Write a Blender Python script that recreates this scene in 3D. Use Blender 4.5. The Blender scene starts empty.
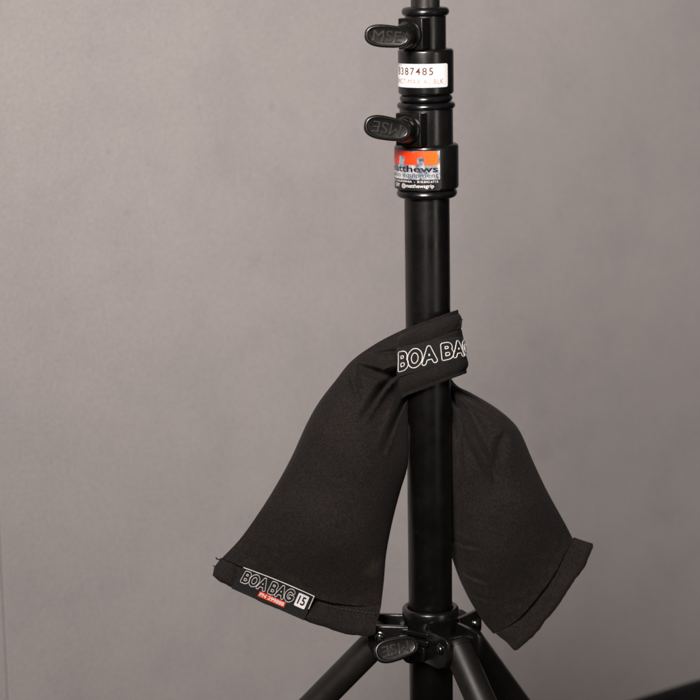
import bpy, bmesh, math, random
from mathutils import Vector, Matrix, noise
random.seed(7)
R = math.radians
sc = bpy.context.scene
COL = sc.collection

# ------------------------------------------------------------------ camera
F = 2165.0                      # focal length in photo pixels (700 px wide)
CAM = Vector((-0.0665, -1.806, 1.18))
cd = bpy.data.cameras.new('camera')
cam = bpy.data.objects.new('camera', cd)
COL.objects.link(cam)
cam.matrix_world = Matrix.Translation(CAM) @ Matrix.Rotation(R(90 - 11), 4, 'X') @ Matrix.Rotation(R(-0.9), 4, 'Z')
cd.sensor_width = 36
cd.lens = F / 700 * 36
cd.clip_start = 0.01
cd.clip_end = 60
cd.dof.use_dof = True
cd.dof.focus_distance = 1.82
cd.dof.aperture_fstop = 9.0
sc.camera = cam
CM = cam.matrix_world.to_3x3()

# ------------------------------------------------------------------ light
w = bpy.data.worlds.new('World')
sc.world = w
w.use_nodes = True
w.node_tree.nodes['Background'].inputs[0].default_value = (0.82, 0.92, 1.08, 1)
w.node_tree.nodes['Background'].inputs[1].default_value = 0.022


def area(name, loc, target, size, power, col, spread=180, tall=None):
    l = bpy.data.lights.new(name, 'AREA')
    l.shape = 'DISK'
    l.size = size
    if tall:
        l.shape = 'RECTANGLE'
        l.size_y = tall
    l.energy = power
    l.color = col
    l.spread = R(spread)
    o = bpy.data.objects.new(name, l)
    COL.objects.link(o)
    o.location = loc
    o.rotation_euler = (Vector(target) - Vector(loc)).to_track_quat('-Z', 'Y').to_euler()
    return o


area('key_lamp', (-0.62, -2.35, 2.30), (0.06, 0.95, 1.10), 0.9, 21.5, (1.0, 0.915, 0.88), 62)
area('side_lamp', (1.25, -1.35, 0.80), (0.0, 0.0, 0.85), 0.22, 4.2, (1.0, 0.91, 0.84), 180, 1.5)
area('front_lamp', (-0.42, -2.55, 0.75), (0.0, 0.0, 0.85), 0.22, 2.8, (1.0, 0.93, 0.88), 180, 1.3)

sc.view_settings.view_transform = 'Standard'
sc.view_settings.look = 'None'
sc.view_settings.exposure = 0
sc.view_settings.gamma = 1


# ------------------------------------------------------------------ helpers
def ray(px, py):
    return CM @ Vector(((px - 350) / F, -(py - 350) / F, -1))


S = 0.00084                     # metres per photo pixel at the stand


def at(px, py, d=0.0):
    """photo pixel -> point on the upright plane y = d (d in stand pixels)"""
    r = ray(px, py)
    t = (d * S - CAM.y) / r.y
    return CAM + r * t


def zrow(py):
    return at(428, py, 0).z


def s_at(py):                   # true metres per pixel on the post's axis at this row
    return (at(429, py, 0) - at(428, py, 0)).length


def link(name, bm, mat, parent=None, smooth=35):
    me = bpy.data.meshes.new(name)
    bmesh.ops.recalc_face_normals(bm, faces=bm.faces[:])
    bm.to_mesh(me)
    bm.free()
    me.materials.append(mat)
    if smooth:
        me.shade_smooth()
        me.set_sharp_from_angle(angle=R(smooth))
    o = bpy.data.objects.new(name, me)
    COL.objects.link(o)
    if parent:
        o.parent = parent
        o.matrix_parent_inverse = parent_world(parent).inverted()
    return o


def parent_world(p):
    # meshes keep world coordinates in their data, so only Empties move their children
    return Matrix.Translation(p.location) if p.type == 'EMPTY' else Matrix.Identity(4)


def thing(name, label, cat, loc=(0, 0, 0)):
    o = bpy.data.objects.new(name, None)
    o.empty_display_size = 0.05
    COL.objects.link(o)
    o.location = loc
    o['label'] = label
    o['category'] = cat
    return o


def lathe(bm, prof, cx=0.0, cy=0.0, n=72):
    """prof: list of (r, z), revolved about the vertical axis"""
    rings = []
    for r, z in prof:
        if r < 1e-7:
            rings.append([bm.verts.new((cx, cy, z))])
        else:
            rings.append([bm.verts.new((cx + r * math.cos(2 * math.pi * k / n), cy + r * math.sin(2 * math.pi * k / n), z)) for k in range(n)])
    for a, b in zip(rings, rings[1:]):
        for k in range(n):
            k2 = (k + 1) % n
            if len(a) == 1 and len(b) == 1:
                continue
            if len(a) == 1:
                bm.faces.new((a[0], b[k], b[k2]))
            elif len(b) == 1:
                bm.faces.new((a[k], a[k2], b[0]))
            else:
                bm.faces.new((a[k], a[k2], b[k2], b[k]))


def frame(d, up=Vector((0, 0, 1))):
    d = d.normalized()
    a = d.cross(up)
    if a.length < 1e-4:
        a = d.cross(Vector((1, 0, 0)))
    a.normalize()
    return a, a.cross(d).normalized(), d


def spun(bm, p, d, prof, n=48):
    """revolve prof (r, t) about the line p + t d"""
    a, b, d = frame(d)
    rings = []
    for r, t in prof:
        c = p + d * t
        if r < 1e-7:
            rings.append([bm.verts.new(c)])
        else:
            rings.append([bm.verts.new(c + (a * math.cos(2 * math.pi * k / n) + b * math.sin(2 * math.pi * k / n)) * r) for k in range(n)])
    for x, y in zip(rings, rings[1:]):
        for k in range(n):
            k2 = (k + 1) % n
            if len(x) == 1:
                bm.faces.new((x[0], y[k], y[k2]))
            elif len(y) == 1:
                bm.faces.new((x[k], x[k2], y[0]))
            else:
                bm.faces.new((x[k], x[k2], y[k2], y[k]))


def tube(bm, pts, r, n=8):
    rings = []
    for i, p in enumerate(pts):
        d = pts[min(i + 1, len(pts) - 1)] - pts[max(i - 1, 0)]
        a, b, _ = frame(d)
        rr = r[i] if isinstance(r, (list, tuple)) else r
        rings.append([bm.verts.new(p + (a * math.cos(2 * math.pi * k / n) + b * math.sin(2 * math.pi * k / n)) * rr) for k in range(n)])
    for x, y in zip(rings, rings[1:]):
        for k in range(n):
            bm.faces.new((x[k], x[(k + 1) % n], y[(k + 1) % n], y[k]))
    bm.faces.new(rings[0][::-1])
    bm.faces.new(rings[-1])


def prism(bm, outline, c, u, v, nrm, t0, t1, bevel=0.0, seg=3):
    """closed outline [(a,b)] in the plane (u,v) at c, thick from t0 to t1 along nrm, bevelled edges"""
    b2 = bmesh.new()
    lo = [b2.verts.new(c + u * a + v * b + nrm * t0) for a, b in outline]
    hi = [b2.verts.new(c + u * a + v * b + nrm * t1) for a, b in outline]
    b2.faces.new(lo[::-1])
    b2.faces.new(hi)
    n = len(outline)
    for k in range(n):
        b2.faces.new((lo[k], lo[(k + 1) % n], hi[(k + 1) % n], hi[k]))
    bmesh.ops.recalc_face_normals(b2, faces=b2.faces[:])
    if bevel > 0:
        ed = [e for e in b2.edges if e.calc_face_angle(0) > R(40)]
        bmesh.ops.bevel(b2, geom=ed, offset=bevel, segments=seg, affect='EDGES', profile=0.5)
    merge(bm, b2)


def merge(bm, b2):
    me = bpy.data.meshes.new('tmp')
    b2.to_mesh(me)
    b2.free()
    bm.from_mesh(me)
    bpy.data.meshes.remove(me)


def box(bm, c, u, v, nrm, su, sv, t0, t1, bevel=0.0):
    prism(bm, [(-su, -sv), (su, -sv), (su, sv), (-su, sv)], c, u, v, nrm, t0, t1, bevel)


def rrect(x0, y0, x1, y1, r, n=5):
    o = []
    for cx, cy, a0 in ((x1 - r, y0 + r, -90), (x1 - r, y1 - r, 0), (x0 + r, y1 - r, 90), (x0 + r, y0 + r, 180)):
        for k in range(n + 1):
            a = R(a0 + 90 * k / n)
            o.append((cx + r * math.cos(a), cy + r * math.sin(a)))
    return o


def lerp(a, b, t):
    return a + (b - a) * t


def smooth(a, b, x):
    x = max(0, min(1, (x - a) / (b - a)))
    return x * x * (3 - 2 * x)


def resample(pts, n):
    """smooth (Catmull-Rom) resample of a pixel polyline to n+1 points by length"""
    P = [Vector(p) for p in pts]
    dense = []
    for i in range(len(P) - 1):
        p0 = P[i - 1] if i else P[i] * 2 - P[i + 1]
        p1, p2 = P[i], P[i + 1]
        p3 = P[i + 2] if i + 2 < len(P) else p2 * 2 - p1
        for k in range(24):
            t = k / 24
            dense.append(0.5 * ((2 * p1) + (p2 - p0) * t + (2 * p0 - 5 * p1 + 4 * p2 - p3) * t * t + (3 * p1 - p0 - 3 * p2 + p3) * t ** 3))
    dense.append(P[-1])
    L = [0]
    for a, b in zip(dense, dense[1:]):
        L.append(L[-1] + (b - a).length)
    out, j = [], 0
    for k in range(n + 1):
        s = L[-1] * k / n
        while j < len(L) - 2 and L[j + 1] < s:
            j += 1
        f = (s - L[j]) / max(1e-9, L[j + 1] - L[j])
        out.append(dense[j].lerp(dense[j + 1], min(1, max(0, f))))
    return out


# ------------------------------------------------------------------ materials
def new_mat(name, col, rough=0.5, metal=0.0, **kw):
    m = bpy.data.materials.new(name)
    m.use_nodes = True
    b = m.node_tree.nodes['Principled BSDF']
    b.inputs['Base Color'].default_value = (*col, 1)
    b.inputs['Roughness'].default_value = rough
    b.inputs['Metallic'].default_value = metal
    for k, v in kw.items():
        b.inputs[k.replace('_', ' ')].default_value = v
    return m, m.node_tree, b


def node(nt, typ, **props):
    n = nt.nodes.new(typ)
    for k, v in props.items():
        setattr(n, k, v)
    return n


def noise_tex(nt, coord, scale, detail=4, rough=0.55, out='Fac'):
    t = node(nt, 'ShaderNodeTexNoise')
    t.inputs['Scale'].default_value = scale
    t.inputs['Detail'].default_value = detail
    t.inputs['Roughness'].default_value = rough
    nt.links.new(coord, t.inputs['Vector'])
    return t.outputs[out]


def ramp(nt, fac, stops):
    r = node(nt, 'ShaderNodeValToRGB')
    el = r.color_ramp.elements
    while len(el) < len(stops):
        el.new(0.5)
    for e, (p, c) in zip(el, stops):
        e.position = p
        e.color = (*c, 1)
    nt.links.new(fac, r.inputs[0])
    return r.outputs[0]


def bump(nt, b, height, strength, dist, prev=None):
    n = node(nt, 'ShaderNodeBump')
    n.inputs['Strength'].default_value = strength
    n.inputs['Distance'].default_value = dist
    nt.links.new(height, n.inputs['Height'])
    if prev:
        nt.links.new(prev, n.inputs['Normal'])
    nt.links.new(n.outputs[0], b.inputs['Normal'])
    return n.outputs[0]


def geo_pos(nt):
    return node(nt, 'ShaderNodeNewGeometry').outputs['Position']


def mth(nt, op, a, b=None):
    n = node(nt, 'ShaderNodeMath', operation=op)
    for i, x in enumerate((a, b)):
        if x is None:
            continue
        if isinstance(x, (int, float)):
            n.inputs[i].default_value = x
        else:
            nt.links.new(x, n.inputs[i])
    return n.outputs[0]


def mix_col(nt, fac, a, b):
    n = node(nt, 'ShaderNodeMix', data_type='RGBA')
    if isinstance(fac, (int, float)):
        n.inputs[0].default_value = fac
    else:
        nt.links.new(fac, n.inputs[0])
    for k, x in ((6, a), (7, b)):
        if isinstance(x, tuple):
            n.inputs[k].default_value = (*x, 1)
        else:
            nt.links.new(x, n.inputs[k])
    return n.outputs[2]


def mat_wall(smudges):
    m, nt, b = new_mat('wall_paint', (0.4, 0.38, 0.36), 0.85)
    p = geo_pos(nt)
    big = ramp(nt, noise_tex(nt, p, 3.0, 4, 0.6), [(0.36, (0.392, 0.364, 0.354)), (0.64, (0.420, 0.392, 0.382))])
    mid = ramp(nt, noise_tex(nt, p, 13.0, 3, 0.6), [(0.28, (0.94, 0.945, 0.955)), (0.52, (1, 1, 1)), (0.78, (1.02, 1.015, 1.01))])
    # a few soft grey scuffs
    scf = ramp(nt, noise_tex(nt, p, 9.0, 2, 0.4), [(0.20, (0.90, 0.90, 0.90)), (0.30, (1, 1, 1))])
    fine = ramp(nt, noise_tex(nt, p, 300.0, 3, 0.75), [(0.25, (0.86, 0.86, 0.86)), (0.75, (1.12, 1.12, 1.12))])
    c = big
    for x in (mid, scf, fine):
        n = node(nt, 'ShaderNodeMix', data_type='RGBA', blend_type='MULTIPLY')
        n.inputs[0].default_value = 1
        nt.links.new(c, n.inputs[6])
        nt.links.new(x, n.inputs[7])
        c = n.outputs[2]
    nt.links.new(c, b.inputs['Base Color'])
    for q, rad, dk in smudges:                      # small grey marks on the paint
        d = node(nt, 'ShaderNodeVectorMath', operation='DISTANCE')
        nt.links.new(p, d.inputs[0])
        d.inputs[1].default_value = q
        sd = mth(nt, 'ADD', mth(nt, 'DIVIDE', d.outputs['Value'], rad), mth(nt, 'MULTIPLY', noise_tex(nt, p, 70 , 3, 0.6), 1.1))
        k = ramp(nt, sd, [(0.45, (dk, dk, dk)), (1.0, (1, 1, 1))])
        n = node(nt, 'ShaderNodeMix', data_type='RGBA', blend_type='MULTIPLY')
        n.inputs[0].default_value = 1
        nt.links.new(c, n.inputs[6])
        nt.links.new(k, n.inputs[7])
        c = n.outputs[2]
    nt.links.new(c, b.inputs['Base Color'])
    h1 = noise_tex(nt, p, 4.0, 3)
    h2 = noise_tex(nt, p, 260.0, 3, 0.6)
    a = bump(nt, b, h1, 0.3, 0.004)
    bump(nt, b, h2, 0.35, 0.0008, a)
    return m


def mat_black(name, col, rough, spots=True, metal=0.0, grain=900, gstr=0.25):
    m, nt, b = new_mat(name, col, rough, metal)
    p = geo_pos(nt)
    r = noise_tex(nt, p, 45, 5, 0.6)
    mr = node(nt, 'ShaderNodeMapRange')
    mr.inputs[1].default_value = 0.3
    mr.inputs[2].default_value = 0.7
    mr.inputs[3].default_value = rough - 0.06
    mr.inputs[4].default_value = rough + 0.09
    nt.links.new(r, mr.inputs[0])
    nt.links.new(mr.outputs[0], b.inputs['Roughness'])
    if spots:
        c = ramp(nt, noise_tex(nt, p, 160, 3, 0.7), [(0.3, tuple(x * 0.75 for x in col)), (0.62, col), (0.76, tuple(x * 1.7 + 0.002 for x in col))])
        nt.links.new(c, b.inputs['Base Color'])
    bump(nt, b, noise_tex(nt, p, grain, 2, 0.6), gstr, 0.0002)
    return m


def mat_cloth(name, c0, c1, pitch=0.0014, stain=None):
    m, nt, b = new_mat(name, c0, 0.78)
    b.inputs['Sheen Weight'].default_value = 0.03
    b.inputs['Sheen Roughness'].default_value = 0.5
    b.inputs['Specular IOR Level'].default_value = 0.2
    uv = node(nt, 'ShaderNodeUVMap', uv_map='weave').outputs[0]
    sx = node(nt, 'ShaderNodeSeparateXYZ')
    p = geo_pos(nt)
    # slight wander of the threads
    wob = node(nt, 'ShaderNodeTexNoise')
    wob.inputs['Scale'].default_value = 60
    nt.links.new(uv, wob.inputs['Vector'])
    ws = node(nt, 'ShaderNodeVectorMath', operation='SCALE')
    ws.inputs[3].default_value = 0.0010
    nt.links.new(wob.outputs['Color'], ws.inputs[0])
    wa = node(nt, 'ShaderNodeVectorMath', operation='ADD')
    nt.links.new(uv, wa.inputs[0])
    nt.links.new(ws.outputs[0], wa.inputs[1])
    nt.links.new(wa.outputs[0], sx.inputs[0])
    k = 2 * math.pi / pitch
    a = mth(nt, 'SINE', mth(nt, 'MULTIPLY', sx.outputs[0], k))
    c = mth(nt, 'SINE', mth(nt, 'MULTIPLY', sx.outputs[1], k))
    weave = mth(nt, 'ADD', mth(nt, 'MULTIPLY', mth(nt, 'MULTIPLY', a, c), 0.5), 0.5)
    big = noise_tex(nt, p, 14, 4, 0.6)
    thr = noise_tex(nt, p, 680, 2, 0.8)
    f = mth(nt, 'ADD', mth(nt, 'MULTIPLY', weave, 0.42), mth(nt, 'ADD', mth(nt, 'MULTIPLY', thr, 0.66), mth(nt, 'MULTIPLY', big, 0.20)))
    cc = ramp(nt, f, [(0.50, c0), (0.93, c1)])
    if stain:
        d = node(nt, 'ShaderNodeVectorMath', operation='DISTANCE')
        nt.links.new(p, d.inputs[0])
        d.inputs[1].default_value = stain
        sd = mth(nt, 'ADD', d.outputs['Value'], mth(nt, 'MULTIPLY', noise_tex(nt, p, 130, 3), 0.012))
        msk = ramp(nt, sd, [(0.009, (0.45, 0.45, 0.45)), (0.017, (0, 0, 0))])
        cc = mix_col(nt, msk, cc, (0.06, 0.05, 0.035))
    nt.links.new(cc, b.inputs['Base Color'])
    x = bump(nt, b, weave, 0.7, 0.0004)
    bump(nt, b, noise_tex(nt, p, 55, 4, 0.6), 0.25, 0.0018, x)
    return m


def mat_print(name, col, rough=0.4, emit=0):
    m, nt, b = new_mat(name, col, rough)
    c = ramp(nt, noise_tex(nt, geo_pos(nt), 900, 3, 0.7), [(0.25, tuple(x * 0.86 for x in col)), (0.7, col)])
    nt.links.new(c, b.inputs['Base Color'])
    return m


def mat_foil():
    m, nt, b = new_mat('silver_foil', (0.6, 0.62, 0.66), 0.32, 0.35)
    p = geo_pos(nt)
    c = ramp(nt, noise_tex(nt, p, 95, 3, 0.65), [(0.36, (0.07, 0.10, 0.16)), (0.46, (0.36, 0.40, 0.46)), (0.6, (0.72, 0.72, 0.74)), (0.75, (0.66, 0.72, 0.78))])
    nt.links.new(c, b.inputs['Base Color'])
    bump(nt, b, noise_tex(nt, p, 160, 2), 0.3, 0.0004)
    return m


def mat_floor():
    m, nt, b = new_mat('dark_floor', (0.010, 0.010, 0.011), 0.8)
    p = geo_pos(nt)
    c = ramp(nt, noise_tex(nt, p, 80, 5, 0.6), [(0.3, (0.006, 0.006, 0.006)), (0.7, (0.014, 0.013, 0.013))])
    nt.links.new(c, b.inputs['Base Color'])
    bump(nt, b, noise_tex(nt, p, 300, 3), 0.5, 0.001)
    return m


M_skirt = mat_black('black_skirting', (0.006, 0.006, 0.006), 0.75, False)
M_floor = mat_floor()
M_post = mat_black('black_anodised_post', (0.0034, 0.0029, 0.0026), 0.33)
M_post.node_tree.nodes['Principled BSDF'].inputs['Specular IOR Level'].default_value = 0.55
M_cast = mat_black('black_painted_casting', (0.0055, 0.005, 0.0046), 0.25)
M_cast.node_tree.nodes['Principled BSDF'].inputs['Specular IOR Level'].default_value = 0.7
M_ring = mat_black('black_ring', (0.006, 0.006, 0.006), 0.22)
M_knob = mat_black('black_knob_plastic', (0.0055, 0.0053, 0.0045), 0.25, True, 0.0, 500, 0.1)
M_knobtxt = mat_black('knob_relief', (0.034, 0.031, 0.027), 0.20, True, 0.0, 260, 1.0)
M_leg = mat_black('black_leg_tube', (0.009, 0.0078, 0.0066), 0.40)
M_alu = mat_black('grey_top_tube', (0.09, 0.085, 0.08), 0.30, False, 0.9)
M_screw = mat_black('dark_chrome_screw', (0.22, 0.21, 0.20), 0.22, False, 1.0)
M_rubber = mat_black('rubber', (0.012, 0.012, 0.012), 0.7, False)
M_white = mat_print('white_sticker_paper', (0.90, 0.88, 0.87), 0.6)
M_brown = mat_print('brown_print', (0.13, 0.045, 0.02))
M_pink = mat_print('faint_red_print', (0.42, 0.22, 0.17))
M_foil = mat_foil()
M_orange = mat_print('orange_print', (0.85, 0.085, 0.010), 0.35)
nt_ = M_orange.node_tree
sx_ = node(nt_, 'ShaderNodeSeparateXYZ')
nt_.links.new(geo_pos(nt_), sx_.inputs[0])
nt_.links.new(ramp(nt_, mth(nt_, 'ADD', mth(nt_, 'MULTIPLY', sx_.outputs[0], 22), 0.55), [(0.0, (0.82, 0.03, 0.010)), (0.35, (0.86, 0.065, 0.008)), (0.7, (0.90, 0.17, 0.014))]), nt_.nodes['Principled BSDF'].inputs['Base Color'])
M_blackp = mat_print('black_print', (0.012, 0.012, 0.013), 0.35)
M_greyp = mat_print('grey_print', (0.045, 0.045, 0.05), 0.4)
M_whitep = mat_print('white_print', (0.80, 0.76, 0.71), 0.5)
M_red = mat_print('red_print', (0.70, 0.06, 0.022), 0.45)
M_label = mat_cloth('satin_label', (0.007, 0.0074, 0.0072), (0.030, 0.0305, 0.030), 0.0008)
M_band = mat_cloth('black_webbing', (0.002, 0.0015, 0.0013), (0.027, 0.0208, 0.0182), 0.0011)
st = at(372, 567, -38)
M_bag = mat_cloth('black_nylon', (0.0006, 0.0004, 0.0003), (0.0315, 0.0235, 0.0208), 0.0016, tuple(st))
M_darkthread = mat_print('dark_thread', (0.014, 0.012, 0.011), 0.8)
M_thread = mat_print('black_thread', (0.020, 0.017, 0.015), 0.7)

# ------------------------------------------------------------------ setting: wall and floor
SK = 0.09                                            # skirting height


def onz(px, py, z):
    r = ray(px, py)
    return CAM + r * ((z - CAM.z) / r.z)


A, B = onz(645, 700, SK), onz(700, 683, SK)
wd = (B - A)
wd.z = 0
wd.normalize()
wn = Vector((wd.y, -wd.x, 0))                       # towards the camera
A0 = Vector((A.x, A.y, 0)) - wn * 0.012             # wall face stands behind the skirting's face


def onwall(px, py):
    r = ray(px, py)
    return CAM + r * ((A0 - CAM).dot(wn) / r.dot(wn))


seam = (onwall(6, 650) - A0).dot(wd)
M_wall = mat_wall([(tuple(onwall(*q)), r_, k_) for q, r_, k_ in (
    ((109, 152), 0.010, 0.80), ((271, 107), 0.016, 0.84), ((199, 107), 0.010, 0.88), ((126, 212), 0.009, 0.86), ((255, 262), 0.030, 0.91), ((560, 215), 0.03, 0.93), ((315, 115), 0.012, 0.90))])
wt = thing('wall', 'plain grey painted wall with faint smudges behind the light stand', 'wall', A0)
bm = bmesh.new()
H = 2.7
prof = [(-2.2, -0.12), (-2.2, 0), (seam - 0.0016, 0), (seam - 0.0008, -0.003), (seam + 0.0006, -0.003), (seam + 0.0016, 0), (3.2, 0), (3.2, -0.12)]
lo = [bm.verts.new(A0 + wd * a + wn * b) for a, b in prof]
hi = [bm.verts.new(A0 + wd * a + wn * b + Vector((0, 0, H))) for a, b in prof]
n = len(prof)
for k in range(n):
    bm.faces.new((lo[k], lo[(k + 1) % n], hi[(k + 1) % n], hi[k]))
bm.faces.new(hi)
bm.faces.new(lo[::-1])
link('panel', bm, M_wall, wt, 0)
bm = bmesh.new()
prism(bm, [(0.0005, 0.001), (0.012, 0.001), (0.012, SK - 0.004), (0.009, SK), (0.0005, SK)], A0, wn, Vector((0, 0, 1)), wd, -2.2, 3.2)
link('skirting', bm, M_skirt, wt, 0)
bm = bmesh.new()
for x, y in ((-5, -5), (5, -5), (5, 5), (-5, 5)):
    bm.verts.new((x, y, 0))
bm.faces.new(bm.verts[:])
fl = link('floor', bm, M_floor, None, 0)
fl['kind'] = 'structure'

# ------------------------------------------------------------------ light stand
stand = thing('light_stand', 'black tripod light stand with stacked locking collars and T-handle knobs', 'light stand')


def torus_prof(rm, z, r, n=14):
    return [(rm + r * math.cos(2 * math.pi * k / n), z + r * math.sin(2 * math.pi * k / n)) for k in range(n + 1)]


def ring(py, rpx, hpx, mat=M_ring):
    s = s_at(py)
    bm = bmesh.new()
    h = hpx * s / 2
    lathe(bm, torus_prof(rpx * s - h, zrow(py), h))
    return link('ring', bm, mat, stand, 60)


def rounded(r, z0, z1, c, rin):
    """profile of a drum with rounded edges, z0 < z1"""
    p = [(rin, z0)]
    for k in range(6):
        a = R(-90 + 90 * k / 5)
        p.append((r - c + c * math.cos(a), z0 + c + c * math.sin(a)))
    for k in range(6):
        a = R(90 * k / 5)
        p.append((r - c + c * math.cos(a), z1 - c + c * math.sin(a)))
    p.append((rin, z1))
    return p


def drum(name, y0, y1, rpx, cpx, rin=8, mat=M_cast):
    s = s_at((y0 + y1) / 2)
    bm = bmesh.new()
    lathe(bm, rounded(rpx * s, zrow(y1), zrow(y0), cpx * s, rin * s))
    return link(name, bm, mat, stand, 50)


# top riser, going up out of the picture
s0 = s_at(5)
bm = bmesh.new()
lathe(bm, [(14.6 * s0, zrow(18)), (14.6 * s0, zrow(-260)), (13.4 * s0, zrow(-261)), (0, zrow(-261))])
link('riser_tube', bm, M_alu, stand, 50)
ring(11.5, 24, 9)
drum('neck', 13, 50, 20.6, 1.5)
c1 = drum('collar', 48.5, 94, 27.8, 3)
ring(98, 26.6, 7)
ring(105.2, 29.2, 7)
drum('neck', 107, 146, 26.8, 1.5)
c2 = drum('collar', 143.2, 188.5, 32, 3.6)
ring(192.5, 30.4, 9)
# main post down to the foot hub
s1 = s_at(420)
bm = bmesh.new()
lathe(bm, [(19 * s1, zrow(185)), (22.2 * s1, zrow(186)), (22.2 * s1, zrow(760)), (20.5 * s1, zrow(762)), (0, zrow(762))], n=96)
link('post', bm, M_post, stand, 50)


def vec(a, b, c):
    return Vector((a, b, c))


def knob_block(y0, y1, R_px, W_px, phi, r0_px):
    """square boss on the neck that carries a knob; returns its face centre and outward direction"""
    s = s_at((y0 + y1) / 2)
    nrm = vec(-math.sin(R(phi)), -math.cos(R(phi)), 0)
    side = vec(math.cos(R(phi)), -math.sin(R(phi)), 0)
    zc = (zrow(y0) + zrow(y1)) / 2
    hz = (zrow(y0) - zrow(y1)) / 2
    bm = bmesh.new()
    box(bm, vec(0, 0, zc), side, vec(0, 0, 1), nrm, W_px / 2 * s, hz, r0_px * s, R_px * s, 1.3 * s)
    link('boss', bm, M_cast, stand, 40)
    return vec(0, 0, zc) + nrm * R_px * s, nrm, s


def paddle_outline(lx, rl, rr):
    """rounded lever shape: swelling sides, round end at -lx/2, smaller end at +lx/2"""
    o = []
    for k in range(40):
        a = 2 * math.pi * k / 40 + 0.01
        c, q = math.cos(a), math.sin(a)
        x = lx / 2 * abs(c) ** 0.72 * (1 if c > 0 else -1)
        h = lerp(rl, rr, smooth(-lx / 2, lx / 2, x))
        o.append((x, h * abs(q) ** 0.80 * (1 if q > 0 else -1)))
    return o


def knob(face, nrm, s, ends, rl, rr, stem_r, dep, roll_txt, toward=0.02):
    """T-handle: stem standing on the boss, oval lever in front with raised letters"""
    (xa, ya), (xb, yb) = ends
    pl, pr = at(xa, ya, dep[0]), at(xb, yb, dep[1])
    u = (pr - pl)
    lx = u.length
    u.normalize()
    c = (pl + pr) / 2
    view = (CAM - c).normalized()
    wv = (view - u * view.dot(u)).normalized()
    wv = (wv + vec(0, 0, toward)).normalized()
    wv = (wv - u * wv.dot(u)).normalized()
    v = wv.cross(u)
    root = bpy.data.objects.new('knob', None)
    bm = bmesh.new()
    # stem with a flange
    end = pr - u * rr * 1.0 * s - wv * 2.5 * s
    d = (end - face)
    L = d.length
    spun(bm, face, d, [(0, 0.0002), (stem_r * 1.12 * s, 0.0002), (stem_r * 1.12 * s, L * 0.16), (stem_r * 0.98 * s, L * 0.24), (stem_r * 0.94 * s, L * 0.52), (stem_r * 1.0 * s, L * 0.60), (stem_r * 0.90 * s, L * 0.9), (stem_r * 0.68 * s, L * 1.02), (0, L * 1.05)])
    t = 3.6 * s
    o = paddle_outline(lx, rl * s, rr * s)
    # body, with a raised rim round a sunk face on both sides
    b2 = bmesh.new()
    n = len(o)
    cx = 0.0

    def loop(f, z):
        return [b2.verts.new(c + u * (cx + (a - cx) * f[0]) + v * (b * f[1]) + wv * z) for a, b in o]
    specs = [((0.70, 0.62), -t * 0.55), ((0.86, 0.78), -t), ((0.96, 0.93), -t * 0.93), ((1, 1), -t * 0.45), ((1, 1), t * 0.45),
             ((0.97, 0.94), t * 0.86), ((0.93, 0.86), t), ((0.88, 0.78), t * 0.97), ((0.85, 0.74), t * 0.72), ((0.80, 0.68), t * 0.66)]
    loops = [loop(*q) for q in specs]
    for x, y in zip(loops, loops[1:]):
        for k in range(n):
            b2.faces.new((x[k], x[(k + 1) % n], y[(k + 1) % n], y[k]))
    b2.faces.new(loops[0][::-1])
    b2.faces.new(loops[-1])
    merge(bm, b2)
    ko = link('knob', bm, M_knob, stand, 45)
    # raised letters
    tb = text_mesh('MSE', 1.0, extrude=0.05, res=4)
    x0, x1, y0, y1 = bounds(tb)
    hgt = 1.0 * min(rl, rr) * s
    wid = lx * 0.60
    for vt in tb.verts:
        a = ((vt.co.x - x0) / (x1 - x0) - 0.5) * wid
        b = ((vt.co.y - y0) / (y1 - y0) - 0.5) * hgt
        if roll_txt:
            a, b = -a, -b
        z = t * 0.5 + (vt.co.z + 0.05) / 0.1 * t * 0.62
        vt.co = c + u * (a - 0.02 * lx) + v * b + wv * z
    link('lettering', tb, M_knobtxt, ko, 30)
    return ko


def text_mesh(body, size=1.0, extrude=0.0, offset=0.0, outline=0.0, space=1.0, res=6):
    cu = bpy.data.curves.new('txt', 'FONT')
    cu.body = body
    cu.size = size
    cu.extrude = extrude
    cu.offset = offset
    cu.space_character = space
    cu.resolution_u = res
    if outline:
        cu.fill_mode = 'NONE'
        cu.bevel_depth = outline
        cu.bevel_resolution = 1
    ob = bpy.data.objects.new('txt', cu)
    COL.objects.link(ob)
    dg = bpy.context.evaluated_depsgraph_get()
    me = bpy.data.meshes.new_from_object(ob.evaluated_get(dg))
    bm = bmesh.new()
    bm.from_mesh(me)
    bpy.data.objects.remove(ob)
    bpy.data.curves.remove(cu)
    bpy.data.meshes.remove(me)
    return bm


def bounds(bm):
    xs = [v.co.x for v in bm.verts]
    ys = [v.co.y for v in bm.verts]
    return min(xs), max(xs), min(ys), max(ys)


def slice_x(bm, step):
    x0, x1, _, _ = bounds(bm)
    x = x0 + step
    while x < x1:
        bmesh.ops.bisect_plane(bm, geom=bm.verts[:] + bm.edges[:] + bm.faces[:], plane_co=(x, 0, 0), plane_no=(1, 0, 0))
        x += step
    bmesh.ops.triangulate(bm, faces=bm.faces[:])


def flat(polys, zs=0.0):
    bm = bmesh.new()
    for p in polys:
        bm.faces.new([bm.verts.new((a, b, zs)) for a, b in p])
    bmesh.ops.triangulate(bm, faces=bm.faces[:])
    return bm


# knobs (text runs upside down on all three, as the levers are turned)
f1, n1, sk = knob_block(17, 48, 30.5, 28, 32, 12)
knob(f1, n1, sk, ((364.5, 34.5), (411.5, 38.2)), 11.6, 10.6, 12.4, (-44, -42), False)
f2, n2, sk = knob_block(110.5, 143, 36.5, 28.5, 32, 15)
knob(f2, n2, sk, ((364, 124.5), (411, 132.5)), 12.4, 11, 12.4, (-51, -48), True)


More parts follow.
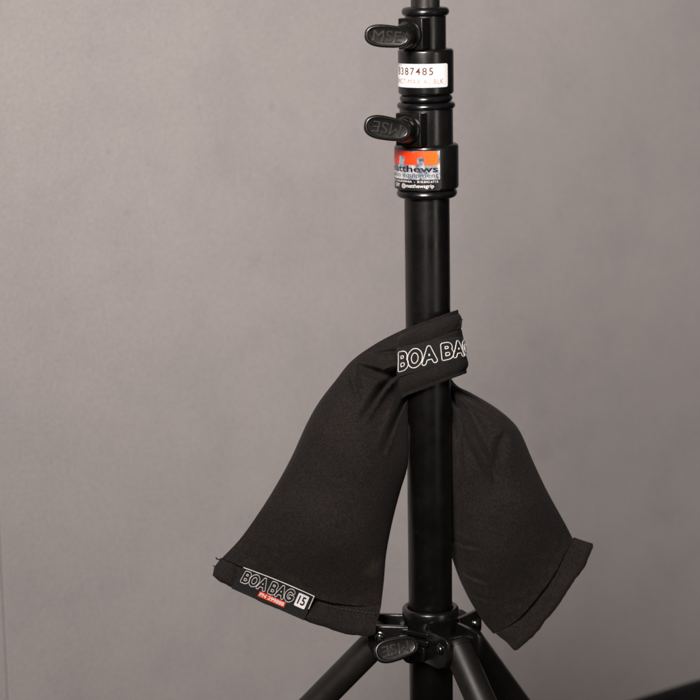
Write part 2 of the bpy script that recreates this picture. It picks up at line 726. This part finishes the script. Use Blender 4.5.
def glyph(ch):
    """strokes of a rounded capital, 1 high between stroke centres -> (polylines, width)"""
    def arc(cx, cy, rx, ry, a0, a1, n=16):
        return [(cx + rx * math.cos(R(a0 + (a1 - a0) * k / n)), cy + ry * math.sin(R(a0 + (a1 - a0) * k / n))) for k in range(n + 1)]
    if ch == 'B':
        return [[(0, 0), (0, 1)], [(0, 1), (0.30, 1)] + arc(0.30, 0.765, 0.235, 0.235, 90, -90) + [(0, 0.53)], [(0, 0.53), (0.34, 0.53)] + arc(0.34, 0.265, 0.265, 0.265, 90, -90) + [(0, 0)]], 0.60
    if ch == 'O':
        return [arc(0.40, 0.5, 0.40, 0.5, 0, 360, 36)], 0.80
    if ch == 'A':
        return [[(0, 0), (0.38, 1), (0.76, 0)], [(0.13, 0.31), (0.63, 0.31)]], 0.76
    if ch == 'G':
        return [arc(0.42, 0.5, 0.42, 0.5, 48, 340, 30), [(0.80, 0.30), (0.80, 0.44), (0.47, 0.44)]], 0.82
    return [], 0.1


def outline_text(body, rad, gap):
    """contours of stroked letters: list of closed loops in units of the letter height"""
    loops, x = [], rad
    for ch in body:
        st_, wd_ = glyph(ch)
        segs = [(Vector(a), Vector(b)) for pl in st_ for a, b in zip(pl, pl[1:])]
        if segs:
            h = 0.022
            gx0, gy0 = -rad - 3 * h, -rad - 3 * h
            nx, ny = int((wd_ + 2 * rad + 6 * h) / h) + 1, int((1 + 2 * rad + 6 * h) / h) + 1
            fld = [[min(abs(seg_d(Vector((gx0 + i * h, gy0 + j * h)), a, b)[0]) for a, b in segs) - rad for j in range(ny)] for i in range(nx)]
            nxt = {}
            for i in range(nx - 1):
                for j in range(ny - 1):
                    cs = [(i, j), (i + 1, j), (i + 1, j + 1), (i, j + 1)]
                    vs = [fld[a][b] for a, b in cs]
                    ent = []
                    for k in range(4):
                        a, b = vs[k], vs[(k + 1) % 4]
                        if (a < 0) != (b < 0):
                            ent.append((tuple(sorted((cs[k], cs[(k + 1) % 4]))), a < 0))
                    if len(ent) == 2:
                        (e1, in1), (e2, in2) = ent
                        if in1:
                            nxt[e1] = e2
                        else:
                            nxt[e2] = e1
            while nxt:
                k0 = next(iter(nxt))
                lp, k = [], k0
                while k in nxt:
                    (a, b) = k
                    fa, fb = fld[a[0]][a[1]], fld[b[0]][b[1]]
                    t = fa / (fa - fb)
                    lp.append((x + gx0 + lerp(a[0], b[0], t) * h, gy0 + lerp(a[1], b[1], t) * h))
                    k = nxt.pop(k)
                if len(lp) > 6:
                    loops.append(lp)
        x += wd_ + 2 * rad + gap
    return loops, x - gap - rad


def seg_d(p, a, b):
    ab = b - a
    t = max(0, min(1, (p - a).dot(ab) / max(1e-12, ab.length_squared)))
    q = a + ab * t
    d = (p - q)
    sgn = 1 if ab.x * (p.y - a.y) - ab.y * (p.x - a.x) > 0 else -1
    return d.length * sgn, t


def ring_tube(bm, pts, r, n=6):
    m = len(pts)
    rings = []
    for i, p in enumerate(pts):
        d = pts[(i + 1) % m] - pts[i - 1]
        a, b, _ = frame(d, Vector((0, 1, 0)))
        rings.append([bm.verts.new(p + (a * math.cos(2 * math.pi * k / n) + b * math.sin(2 * math.pi * k / n)) * r) for k in range(n)])
    for i in range(m):
        x, y = rings[i], rings[(i + 1) % m]
        for k in range(n):
            bm.faces.new((x[k], x[(k + 1) % n], y[(k + 1) % n], y[k]))


# ------------------------------------------------------------------ stickers wrapped round the collars
def wrap(bm, rpx, py, off):
    """flat mesh in pixels (x = arc to the right of the front, y = up from row py, z) -> onto the drum"""
    s = s_at(py)
    r = rpx * s
    z0 = zrow(py)
    a_cam = math.atan2(CAM.x, -CAM.y)
    for v in bm.verts:
        a = v.co.x / rpx
        rr = r + off + v.co.z * s
        v.co = vec(rr * math.sin(a), -rr * math.cos(a), z0 + v.co.y * s)
    return bm


def put_text(body, x0, x1, y0, y1, **kw):
    bm = text_mesh(body, **kw)
    a0, a1, b0, b1 = bounds(bm)
    for v in bm.verts:
        v.co.x = x0 + (v.co.x - a0) / (a1 - a0) * (x1 - x0)
        v.co.y = y0 + (v.co.y - b0) / (b1 - b0) * (y1 - y0)
    return bm


# white serial sticker: right edge ~50 deg right of the front, wraps out of sight on the left
Rp = 27.8
yc = 74
bm = flat([rrect(-58, -11.6, 23.5, 11.6, 2.2)])
slice_x(bm, 1.6)
ss = link('serial_sticker', wrap(bm, Rp, yc, 0.00012), M_white, c1, 60)
bm = put_text('8387485', -37.0, 6.2, 0.6, 8.0, offset=0.012, space=1.25)
slice_x(bm, 1.5)
link('lettering', wrap(bm, Rp, yc, 0.00022), M_brown, ss, 0)
bm = put_text('MTDWCT-MAX AL BLK', -52, 17.5, -8.2, -3.2, offset=0.0, space=1.1)
slice_x(bm, 1.5)
link('lettering', wrap(bm, Rp, yc, 0.00022), M_pink, ss, 0)

# maker's sticker: silver foil above, black strip below
Rp = 32.0
yc = 167.0
x1 = 12.6
bm = flat([rrect(-70, -20, x1, 20, 1.4)])
slice_x(bm, 1.6)
ms = link('maker_sticker', wrap(bm, Rp, yc, 0.00012), M_blackp, c2, 60)
bm = flat([[(-69, -9.2), (x1 - 0.4, -9.2), (x1 - 0.4, 19.2), (-69, 19.2)]])
slice_x(bm, 1.6)
link('foil', wrap(bm, Rp, yc, 0.00022), M_foil, ms, 0)


def em(yb, yt):
    """outline of the big rounded m: three legs, two slots open at the foot"""
    def arc(cx, cy, rx, ry, a0, a1, n=7):
        return [(cx + rx * math.cos(R(a0 + (a1 - a0) * k / n)), cy + ry * math.sin(R(a0 + (a1 - a0) * k / n))) for k in range(n + 1)]
    o = [(-47, yb), (-47, yt)]
    o += arc(-21, yt - 2.4, 6, 2.4, 90, 0) + arc(-9, yt - 2.4, 6, 2.4, 180, 90)
    o += arc(6.2, yt - 4.5, 4.2, 4.5, 90, 0) + [(10.4, yb)]
    for xa, xb, top in ((-10.6, -3.9, yt - 6.2), (-33, -24.8, yt - 5.2)):
        o += [(xb, yb)] + arc(xb - 1.4, top - 1.4, 1.4, 1.4, 0, 90, 4) + arc(xa + 1.4, top - 1.4, 1.4, 1.4, 90, 180, 4) + [(xa, yb)]
    return o


bm = flat([em(5.2, 19.0)])
slice_x(bm, 1.5)
link('emblem', wrap(bm, Rp, yc, 0.00032), M_orange, ms, 0)
bm = put_text('matthews', -52, 10.2, -1.9, 4.6, offset=0.022)
slice_x(bm, 1.5)
link('lettering', wrap(bm, Rp, yc, 0.00032), M_blackp, ms, 0)
bm = put_text('studio equipment', -52, 10.4, -8.4, -2.6, offset=0.0)
slice_x(bm, 1.5)
link('lettering', wrap(bm, Rp, yc, 0.00032), M_greyp, ms, 0)
bm = put_text('BURBANK, CALIFORNIA  -  818.843.6715', -58, 10.2, -12.6, -10.2, offset=0.012)
slice_x(bm, 1.5)
link('lettering', wrap(bm, Rp, yc, 0.00022), M_whitep, ms, 0)
bm = put_text('DfY  @matthewsgrip', -41, 6.0, -18.4, -13.4, offset=0.016)
slice_x(bm, 1.5)
link('lettering', wrap(bm, Rp, yc, 0.00022), M_whitep, ms, 0)

# ------------------------------------------------------------------ foot hub and legs
sh = s_at(625)
zt, zb = zrow(610), zrow(656)
bm = bmesh.new()
lathe(bm, [(22.6 * sh, zt - 6 * sh), (22.6 * sh, zt + 1.0 * sh), *[((25.2 - 3.2 * math.cos(R(a_))) * sh, zt + (1.0 + 3.2 * math.sin(R(a_))) * sh) for a_ in range(20, 181, 16)], (28.4 * sh, zt - 4 * sh), (28 * sh, zt - 5.5 * sh),
           (26.5 * sh, zt - 8 * sh), (26.5 * sh, zb + 3 * sh), (25.5 * sh, zb), (22.6 * sh, zb)], n=96)
hub = link('hub', bm, M_cast, stand, 40)

PIV = 49.0
DROP = 1.07
foot_r = {}


def add_leg(az):
    out = vec(math.cos(R(az)), math.sin(R(az)), 0)
    tan = vec(-out.y, out.x, 0)
    up = vec(0, 0, 1)
    zc = zrow(637)
    # bracket: two cheeks, a bridge at the hub, bolt
    bm = bmesh.new()
    cheek = [(20, -17), (44, -17), (55, -13), (61, -4), (61, 14), (58, 17), (20, 17)]
    cheek = [(a * sh, b * sh) for a, b in cheek]
    for sg in (-1, 1):
        c = vec(0, 0, zc) + tan * sg * 18.6 * sh
        prism(bm, cheek, c, out, up, tan, -2.9 * sh, 2.9 * sh, 1.1 * sh)
    box(bm, vec(0, 0, zc - 3 * sh), tan, up, out, 17 * sh, 11 * sh, 18 * sh, 33 * sh, 1.5 * sh)
    bk = link('bracket', bm, M_cast, hub, 40)
    # Phillips screws on both cheeks
    for sg in (-1, 1):
        bm = bmesh.new()
        p = vec(0, 0, zc + 5 * sh) + out * PIV * sh + tan * sg * 21.5 * sh
        spun(bm, p, tan * sg, [(6.0 * sh, -0.0002), (6.0 * sh, 0.6 * sh), (5.2 * sh, 1.0 * sh), (4.8 * sh, 0.4 * sh), (4.6 * sh, 0.4 * sh), (4.2 * sh, 2.2 * sh), (3.2 * sh, 3.0 * sh), (0, 3.2 * sh)], 24)
        sc_ = link('screw', bm, M_screw, bk, 40)
        bm = bmesh.new()
        for ang in (25, 115):
            a = out * math.cos(R(ang)) + up * math.sin(R(ang))
            b = tan.cross(a)
            box(bm, p, a, b, tan * sg, 2.6 * sh, 0.55 * sh, 2.7 * sh, 3.35 * sh)
        link('slot', bm, M_rubber, hub, 0).name = 'screw_slot'
    # leg tube with a plug at the top and a rubber foot
    ld = (out - up * DROP).normalized()
    piv = vec(0, 0, zc) + out * PIV * sh
    top = piv - ld * 5 * sh
    z_end = 0.022
    L = (top.z - z_end) / -ld.z
    bm = bmesh.new()
    r = 14.6 * sh
    spun(bm, top, ld, [(0, -3.2 * sh), (r * 0.75, -3.0 * sh), (r * 0.93, -2.0 * sh), (r * 0.97, 0), (r * 0.97, 3.4 * sh), (r * 0.93, 3.7 * sh), (r * 0.93, 4.2 * sh), (r, 4.4 * sh), (r, L), (0, L)], 56)
    lg = link('leg', bm, M_leg, stand, 30)
    bm = bmesh.new()
    spun(bm, top, ld, [(r * 1.05, L - 0.05), (r * 1.18, L - 0.048), (r * 1.18, L - 0.004), (r * 1.0, L + 0.006), (0, L + 0.008)], 40)
    link('rubber_foot', bm, M_rubber, lg, 40)


for az in (172, -58.5, 53.5):
    add_leg(az)

# stepped clamp lugs and third knob on the hub, between left and front bracket
az = -122
nrm = vec(math.cos(R(az)), math.sin(R(az)), 0)
side = vec(-nrm.y, nrm.x, 0)
up = vec(0, 0, 1)
bm = bmesh.new()
zc = zrow(636)
for k, (w_, h0, h1, r1) in enumerate(((15, 9, 13.5, 32), (17, 1.5, 7, 36), (14, -14, 0.8, 38))):
    box(bm, vec(0, 0, zc + (h0 + h1) / 2 * sh), side, up, nrm, w_ * sh, (h1 - h0) / 2 * sh, 20 * sh, r1 * sh, 1.0 * sh)
link('clamp_lug', bm, M_cast, hub, 40)
kf = vec(0, 0, zrow(643)) + nrm * 38 * sh
knob(kf, nrm, sh, ((374.5, 654.5), (418, 643.5)), 12.6, 10.5, 9, (-62, -54), True)

# ------------------------------------------------------------------ sand bag
bag = thing('sandbag', 'black woven nylon sandbag slung over the post with two filled pouches', 'sandbag', (0, 0, zrow(380)))


def crease_disp(p, creases):
    """sum of pulled folds: a sharp valley with a soft ridge on one side; pixels of depth (+ = towards the viewer)"""
    d = 0.0
    for pts, amp, wid, side in creases:
        best, bt = None, 0
        n = len(pts) - 1
        for i in range(n):
            q, t = seg_d(p, pts[i], pts[i + 1])
            if best is None or abs(q) < abs(best):
                best, bt = q, (i + t) / n
        taper = math.sin(math.pi * min(1, max(0, 0.5 - 0.5 * bt + 0.0) + 0.0)) if False else (1 - bt) ** 0.7
        x = best * side
        valley = math.exp(-(x / wid) ** 2) if x < 0 else math.exp(-(x / (wid * 0.45)) ** 2)
        ridge = math.exp(-((x - wid * 0.95) / (wid * 0.6)) ** 2)
        ridge2 = math.exp(-((x + wid * 2.2) / (wid * 1.1)) ** 2)
        d += amp * taper * (-valley + 0.85 * ridge + 0.35 * ridge2)
    return d


def pouch(name, Lp, Rp_, yc, thick, creases, nu, nv, seed, uvrot, endc, expo=0.55, sag=1.0, name_left=False):
    L, R_ = resample(Lp, nv), resample(Rp_, nv)
    bm = bmesh.new()
    uvl = bm.loops.layers.uv.new('weave')
    E_ = resample(endc, 200)
    cr = [([Vector(q) for q in pts], a, w_, sd) for pts, a, w_, sd in creases]
    rings, uvs = [], {}
    for j in range(nv + 1):
        t = j / nv
        T = thick(t)
        row = []
        for k in range(2 * nu):
            front = k <= nu
            u = k / nu if front else (2 * nu - k) / nu
            ue = 0.5 - 0.5 * math.cos(math.pi * u)
            p = L[j].lerp(R_[j], ue)
            p = p + (E_[int(round(ue * 200))] - L[nv].lerp(R_[nv], ue)) * smooth(0.55, 1, t)
            prof = max(0.0, 1 - abs(2 * ue - 1) ** 2.0) ** expo
            if front:
                d = yc(t) - T * prof
                edge = min(1.0, 4 * ue * (1 - ue) * 2.2)
                cd_ = crease_disp(p, cr) * edge
                if name_left:
                    cd_ = min(cd_, 0.0) + max(cd_, 0.0) * (1 - smooth(388, 400, p.x))
                d -= cd_
                nz = noise.noise(Vector((p.x * 0.012, p.y * 0.010, seed))) * 5.0 + noise.noise(Vector((p.x * 0.035, p.y * 0.03, seed + 5))) * 1.7
                nz += noise.noise(Vector((p.x * 0.085, p.y * 0.075, seed + 9))) * 0.6
                nz += noise.noise(Vector((p.x * 0.17, p.y * 0.13, seed + 2))) * (0.25 + 0.9 * smooth(0.80, 0.97, t) + 0.5 * (1 - smooth(0.05, 0.3, t)))
                d -= nz * edge * min(1, T / 14) * sag
            else:
                d = yc(t) + T * 0.75 * prof
            v = bm.verts.new(at(p.x, p.y, d))
            cs, sn = math.cos(uvrot), math.sin(uvrot)
            uvs[v] = ((p.x * cs - p.y * sn) * S, (p.x * sn + p.y * cs) * S)
            row.append(v)
        rings.append(row)
    n = 2 * nu
    for a, b in zip(rings, rings[1:]):
        for k in range(n):
            bm.faces.new((a[k], a[(k + 1) % n], b[(k + 1) % n], b[k]))
    bm.faces.new(rings[0][::-1])
    bm.faces.new(rings[-1])
    for f in bm.faces:
        for l in f.loops:
            l[uvl].uv = uvs[l.vert]
    return link(name, bm, M_bag, bag, 70)


def sheet(name, top, bot, dep, thick, mat, parent, nu=80, nv=14, uvrot=0.0, wav=1.0, seed=3.0, loc=None):
    """a flat double-layered cloth flap between two pixel polylines, with rounded edges"""
    Tp, Bt = resample(top, nu), resample(bot, nu)
    bm = bmesh.new()
    uvl = bm.loops.layers.uv.new('weave')
    uvs = {}
    fr, bk = [], []
    for i in range(nu + 1):
        a, b = [], []
        for j in range(nv + 1):
            u_, v_ = i / nu, j / nv
            cut = 0.08 * max(0.0, 1 - u_ / 0.035) ** 2 + 0.08 * max(0.0, 1 - (1 - u_) / 0.035) ** 2
            p = Tp[i].lerp(Bt[i], lerp(cut * 0.4, 1 - cut, v_))
            q_ = noise.noise(Vector((p.x * 0.045, p.y * 0.045, seed + 20))) * 1.5 + noise.noise(Vector((p.x * 0.16, p.y * 0.16, seed + 30))) * 0.7
            p = p + (Bt[i] - Tp[i]).normalized() * q_ * v_ * wav
            q_ = noise.noise(Vector((p.y * 0.11, 4.0 + i // (nu / 2), seed))) * 1.8
            p = p + (Tp[nu] - Tp[0]).normalized() * q_ * (2 * abs(u_ - 0.5)) ** 8 * wav
            nz = wav * (noise.noise(Vector((p.x * 0.03, p.y * 0.05, seed))) * 1.6 + noise.noise(Vector((p.x * 0.09, p.y * 0.11, seed))) * 0.6)
            e = min(1.0, 5 * min(j / nv, 1 - j / nv) + 0.35) * min(1.0, 10 * min(i / nu, 1 - i / nu) + 0.35)
            d = dep(i / nu, j / nv) + nz + 1.5 * wav * noise.noise(Vector((p.x * 0.16 + p.y * 0.05, seed, 0))) * (1 - v_) ** 1.5
            for lst, off in ((a, -thick / 2 * e), (b, thick / 2 * e)):
                v = bm.verts.new(at(p.x, p.y, d + off))
                cs, sn = math.cos(uvrot), math.sin(uvrot)
                uvs[v] = ((p.x * cs - p.y * sn) * S, (p.x * sn + p.y * cs) * S)
                lst.append(v)
        fr.append(a)
        bk.append(b)
    for i in range(nu):
        for j in range(nv):
            bm.faces.new((fr[i][j], fr[i][j + 1], fr[i + 1][j + 1], fr[i + 1][j]))
            bm.faces.new((bk[i][j], bk[i + 1][j], bk[i + 1][j + 1], bk[i][j + 1]))
        for j in (0, nv):
            bm.faces.new((fr[i][j], fr[i + 1][j], bk[i + 1][j], bk[i][j]))
    for j in range(nv):
        for i in (0, nu):
            bm.faces.new((fr[i][j], fr[i][j + 1], bk[i][j + 1], bk[i][j]))
    for f in bm.faces:
        for l in f.loops:
            l[uvl].uv = uvs[l.vert]
    return link(name, bm, mat, parent, 60)


# left pouch --------------------------------------------------------------
LL = [(414, 325), (400, 331), (376, 343.5), (352, 360.5), (335, 381), (319, 402), (307, 423), (291, 458), (274.5, 488), (258, 514), (240, 539), (222, 558)]
LR = [(416, 398), (409, 404), (408.5, 430), (408.5, 458), (406, 473), (401, 489), (395, 511), (390, 533), (386, 556), (384, 580), (381, 607)]


def yl(t):
    return lerp(-2, -16, smooth(0, 0.25, t)) + lerp(0, -10, smooth(0.6, 1, t))


def tl(t):
    return 10 + 38 * smooth(0.02, 0.5, t) - 37 * smooth(0.66, 1.0, t) ** 1.5


cl = [([(408, 367), (384, 373), (350, 363)], 19.0, 4.6, 1),
      ([(402, 369), (384, 387), (361, 422)], 20.0, 4.0, -1),
      ([(407, 397), (399, 415), (383, 455)], 17.0, 3.6, -1),
      ([(351, 362), (352, 376), (360, 400)], 9.0, 4.0, -1),
      ([(403, 350), (384, 352), (364, 356)], 4.0, 3.0, 1)]
pl_ = pouch('pouch', LL, LR, yl, tl, cl, 110, 200, 1.3, R(30), [(222, 558), (243, 567.5), (270, 579.5), (313, 597.5), (345, 604.5), (381, 607)], name_left=True)
hl = sheet('hem', [(219.5, 557), (243, 565.5), (270, 577), (313, 595), (345, 601.5), (381.5, 605)],
           [(211.5, 577), (231, 587.5), (255, 599), (303, 620), (343, 633), (373.5, 637)],
           lambda u, v: -25 - 5 * v + 3 * math.sin(u * 5), 6.5, M_bag, pl_, uvrot=R(-22), seed=8.0)

# right pouch --------------------------------------------------------------
RR = [(440, 352), (449, 374), (457, 385.5), (471.5, 393), (492, 405), (509, 418), (520, 431.5), (531.5, 457.5), (540, 476), (548.5, 493), (565, 522.5), (573, 538)]
RL = [(418, 362), (427, 395), (434, 430), (439, 480), (445, 530), (455, 567), (467, 595), (482, 620), (493.5, 634)]


def yr(t):
    return lerp(30, 33, smooth(0, 0.3, t)) - 4 * smooth(0.6, 1, t)


def tr(t):
    return 12 + 34 * smooth(0.06, 0.5, t) - 34 * smooth(0.66, 1.0, t) ** 1.6


crr = [([(453, 398), (469, 428), (495, 480)], 16.0, 4.2, 1),
      ([(452, 388), (478, 401), (516, 428)], 14.0, 3.4, -1),
      ([(452, 392), (460, 430), (462, 474)], 7.0, 3.6, -1),
      ([(500, 440), (494, 468), (497, 494)], 3.5, 7.0, 1),
      ([(452, 540), (463, 546), (480, 548)], 6.0, 3.0, 1),
      ([(456, 564), (468, 576), (488, 584)], 6.0, 3.0, 1),
      ([(462, 586), (474, 596), (488, 601)], 4.5, 2.6, 1)]
pr_ = pouch('pouch', RL, RR, yr, tr, crr, 110, 190, 4.9, R(-28), [(493.5, 634), (521, 616.5), (551.5, 578.5), (563, 557.5), (573, 539)])
hr = sheet('hem', [(494, 632), (521, 614), (550, 576), (562, 556), (573.5, 537)],
           [(516.5, 651.5), (532, 637), (554, 611), (583.5, 567), (594, 544)],
           lambda u, v: 27 - 5 * v, 8.5, M_bag, pr_, uvrot=R(55), seed=2.0)
# strap round the post -------------------------------------------------------
path = [(400.2, 365, -17), (403.5, 363.6, -21.5), (409, 361, -26), (418, 357.5, -30), (428, 353.8, -31.5), (439, 349.8, -30.5), (449, 346.2, -26), (456.5, 343.5, -19),
        (460.6, 342, -9), (461.8, 341.5, 2), (460.4, 342, 14), (455, 344, 24), (446, 347, 31), (436, 350, 34), (424, 354, 34)]
NP = 120
P3 = resample([Vector(p) for p in path], NP)
hv = []
for k in range(NP + 1):
    f = smooth(403, 461, P3[k].x)
    hv.append(Vector((lerp(0.4, 4.4, f), lerp(33.6, 31.6, f))))
Larc = [0.0]
for a, b in zip(P3, P3[1:]):
    Larc.append(Larc[-1] + (b - a).length)


def strap_pt(sx, h, off):
    """sx: pixels along the strap from its left end, h: -1 top .. 1 bottom, off: outward pixels"""
    j = 0
    while j < NP - 1 and Larc[j + 1] < sx:
        j += 1
    f = (sx - Larc[j]) / (Larc[j + 1] - Larc[j])
    p = P3[j].lerp(P3[j + 1], f)
    hh = hv[j].lerp(hv[j + 1], max(0, min(1, f)))
    d = (P3[j + 1] - P3[j])
    t2 = Vector((d.x, d.z)).normalized()
    o = Vector((t2.y, -t2.x))          # outward in plan (x, depth)
    return at(p.x + hh.x * h + o.x * off, p.y + hh.y * h, p.z + o.y * off)


def strip(name, s0, s1, h0, h1, off, thick, mat, parent, ns=110, nh=24, ruff=0.5, uvk=1.0, bulge=0.0):
    bm = bmesh.new()
    uvl = bm.loops.layers.uv.new('weave')
    uvs = {}
    fr, bk = [], []
    for i in range(ns + 1):
        a, b = [], []
        for j in range(nh + 1):
            sx = lerp(s0, s1, i / ns)
            h = lab_h(sx, j / nh) if h0 is None else lerp(h0, h1, j / nh)
            e = min(1.0, 6 * min(j / nh, 1 - j / nh) + 0.3)
            nz = ruff * (noise.noise(Vector((sx * 0.06, h * 2.2, 3.1))) + 0.4 * noise.noise(Vector((sx * 0.2, h * 6, 1.1))))
            bb = bulge * (math.exp(-((abs(h) - 0.66) / 0.18) ** 2) - 0.6 * math.exp(-((abs(h) - 0.40) / 0.035) ** 2) - 0.5 * math.exp(-((abs(h) - 0.90) / 0.03) ** 2))
            hw = h + ruff * 0.016 * noise.noise(Vector((sx * 0.12, 7.7 if h < 0 else 3.3, 0)))
            for lst, q in ((a, off + nz + bb + thick * e), (b, off + nz)):
                v = bm.verts.new(strap_pt(sx, hw, q))
                uvs[v] = (sx * S, h * 33 * S)
                lst.append(v)
        fr.append(a)
        bk.append(b)
    for i in range(ns):
        for j in range(nh):
            bm.faces.new((fr[i][j], fr[i][j + 1], fr[i + 1][j + 1], fr[i + 1][j]))
            bm.faces.new((bk[i][j], bk[i + 1][j], bk[i + 1][j + 1], bk[i][j + 1]))
        for j in (0, nh):
            bm.faces.new((fr[i][j], fr[i + 1][j], bk[i + 1][j], bk[i][j]))
    for j in range(nh):
        for i in (0, ns):
            bm.faces.new((fr[i][j], fr[i][j + 1], bk[i][j + 1], bk[i][j]))
    for f in bm.faces:
        for l in f.loops:
            l[uvl].uv = uvs[l.vert]
    return link(name, bm, mat, parent, 50)


strap = strip('strap', 0, Larc[-1] - 1, -1, 1, -0.6, 2.4, M_band, bag, 130, 60, 0.8, bulge=1.5)
def lab_h(sx, f):
    k = sx / 72
    return lerp(lerp(-0.52, -0.20, k), lerp(0.36, 0.55, k), f)


lab = strip('name_label', -2.2, 80, None, None, 2.2, 1.0, M_label, strap, 90, 16, 0.8)
LOOPS, LW = outline_text('BOA BAG', 0.15, -0.05)
bm = bmesh.new()
for lp in LOOPS:
    P = []
    for a, b in lp:
        sx = 1.6 + a / LW * 88
        h = lab_h(sx, lerp(0.84, 0.16, (b + 0.15) / 1.3))
        nz = 0.8 * (noise.noise(Vector((sx * 0.06, h * 2.2, 3.1))) + 0.4 * noise.noise(Vector((sx * 0.2, h * 6, 1.1))))
        P.append(strap_pt(sx, h, 3.3 + nz))
    ring_tube(bm, P, 0.52 * S)
link('lettering', bm, M_whitep, lab, 60)

# label on the left hem ----------------------------------------------------------
q00, q10, q11, q01 = Vector((243.5, 567.5)), Vector((314.5, 596.5)), Vector((304, 620.5)), Vector((231.5, 588.5))


def hem_pt(u, v, off):
    p = q00.lerp(q10, u).lerp(q01.lerp(q11, u), v)
    bow = 2.0 * math.sin(math.pi * u)
    p.y -= bow * (1 - v) * 0.5 - 0.0
    uu = (p.x - 211) / 170
    d = -25 - 5 * v + 3 * math.sin(uu * 5) - 5.8 - off - 11.5 * max(0, 1 - v) ** 1.6
    return at(p.x, p.y, d)


def hem_patch(name, polys, off, mat, parent, uv=False, thick=0.0):
    bm = flat(polys)
    slice_x(bm, 0.04)
    _, _, b0, b1 = bounds(bm)
    for q in range(1, 24):
        if b0 < q / 24 < b1:
            bmesh.ops.bisect_plane(bm, geom=bm.verts[:] + bm.edges[:] + bm.faces[:], plane_co=(0, q / 24, 0), plane_no=(0, 1, 0))
    for v in bm.verts:
        v.co = hem_pt(v.co.x, v.co.y, off)
    if thick:
        r = bmesh.ops.extrude_face_region(bm, geom=bm.faces[:])
        for g in r['geom']:
            if isinstance(g, bmesh.types.BMVert):
                g.co += vec(0, 1, 0) * thick * S
    if uv:
        uvl = bm.loops.layers.uv.new('weave')
        for f in bm.faces:
            for l in f.loops:
                l[uvl].uv = (l.vert.co.x, l.vert.co.z)
    return link(name, bm, mat, parent, 0)


tag_ = hem_patch('size_label', [[(0, 0), (1, 0), (1, 1), (0, 1)]], 0.3, M_label, hl, True, 2.0)
bm = bmesh.new()
for lp in LOOPS:
    ring_tube(bm, [hem_pt(0.05 + a / LW * 0.72, lerp(0.61, 0.09, (b + 0.15) / 1.3), 0.7) for a, b in lp], 0.32 * S)
link('lettering', bm, M_whitep, tag_, 60)
hem_patch('red_strip', [[(0.335, 0.645), (0.70, 0.645), (0.70, 0.86), (0.335, 0.86)]], 0.7, M_red, tag_)
tb = put_text('PN 299888', 0.35, 0.685, 0.825, 0.68, offset=0.018)
for v in tb.verts:
    v.co = hem_pt(v.co.x, v.co.y, 1.0)
link('lettering', tb, M_whitep, tag_, 0)
hem_patch('white_square', [[(a, b) for a, b in rrect(0.80, 0.10, 0.945, 0.62, 0.025)]], 0.7, M_white, tag_)
tb = put_text('15', 0.825, 0.92, 0.52, 0.18, offset=0.02)
for v in tb.verts:
    v.co = hem_pt(v.co.x, v.co.y, 1.0)
link('lettering', tb, M_blackp, tag_, 0)
bm = bmesh.new()
tube(bm, [hem_pt(q / 20, 0.0, 0.6) for q in range(21)], 0.45 * S, 6)
tube(bm, [hem_pt(0.995, 0.02 + 0.5 * q / 6, 0.6) for q in range(7)], 0.5 * S, 6)
link('edge_piping', bm, M_whitep, tag_, 60)

# stitching and loose threads ------------------------------------------------------
def stitches(poly, dep, step, ln, parent, r=0.55):
    P = resample(poly, 400)
    Ls = [0]
    for a, b in zip(P, P[1:]):
        Ls.append(Ls[-1] + (b - a).length)
    bm = bmesh.new()
    s_, j = 0.0, 0

    def pt(q):
        k = min(399, max(0, int(q / Ls[-1] * 400)))
        return P[k]
    while s_ + ln < Ls[-1]:
        a, b = pt(s_), pt(s_ + ln)
        u = s_ / Ls[-1]
        tube(bm, [at(a.x, a.y, dep(u) + 0.5), at((a.x + b.x) / 2, (a.y + b.y) / 2, dep(u) - 0.3), at(b.x, b.y, dep(u) + 0.5)], r * S, 5)
        s_ += step
    return link('stitching', bm, M_thread, parent, 60)


stitches([(318, 603), (345, 609.5), (377, 614)], lambda u: -30.7 + 3 * math.sin((0.63 + 0.35 * u) * 5), 4.0, 2.6, hl)
bm = bmesh.new()
for h in (-0.60, 0.68):
    bm = bmesh.new()
    sx = 2.0
    while sx < 58:
        tube(bm, [strap_pt(sx, h, 1.4), strap_pt(sx + 1.1, h, 2.1), strap_pt(sx + 2.2, h, 1.4)], 0.38 * S, 5)
        sx += 3.6
    link('stitching', bm, M_darkthread, strap, 60)


def thread(pts, parent, r=0.45):
    bm = bmesh.new()
    tube(bm, [at(*q) for q in resample([Vector(p) for p in pts], 16)], r * S, 6)
    link('loose_thread', bm, M_thread, parent, 60)


thread([(222, 560, -24), (217, 559, -25), (216.2, 557.5, -26)], hl, 0.7)
thread([(219, 566, -24), (214.5, 566.5, -26), (213.6, 565.5, -27)], hl, 0.6)
thread([(457.5, 329, -20), (461, 325.5, -24), (460, 322, -24), (463, 319.5, -25)], strap, 0.5)
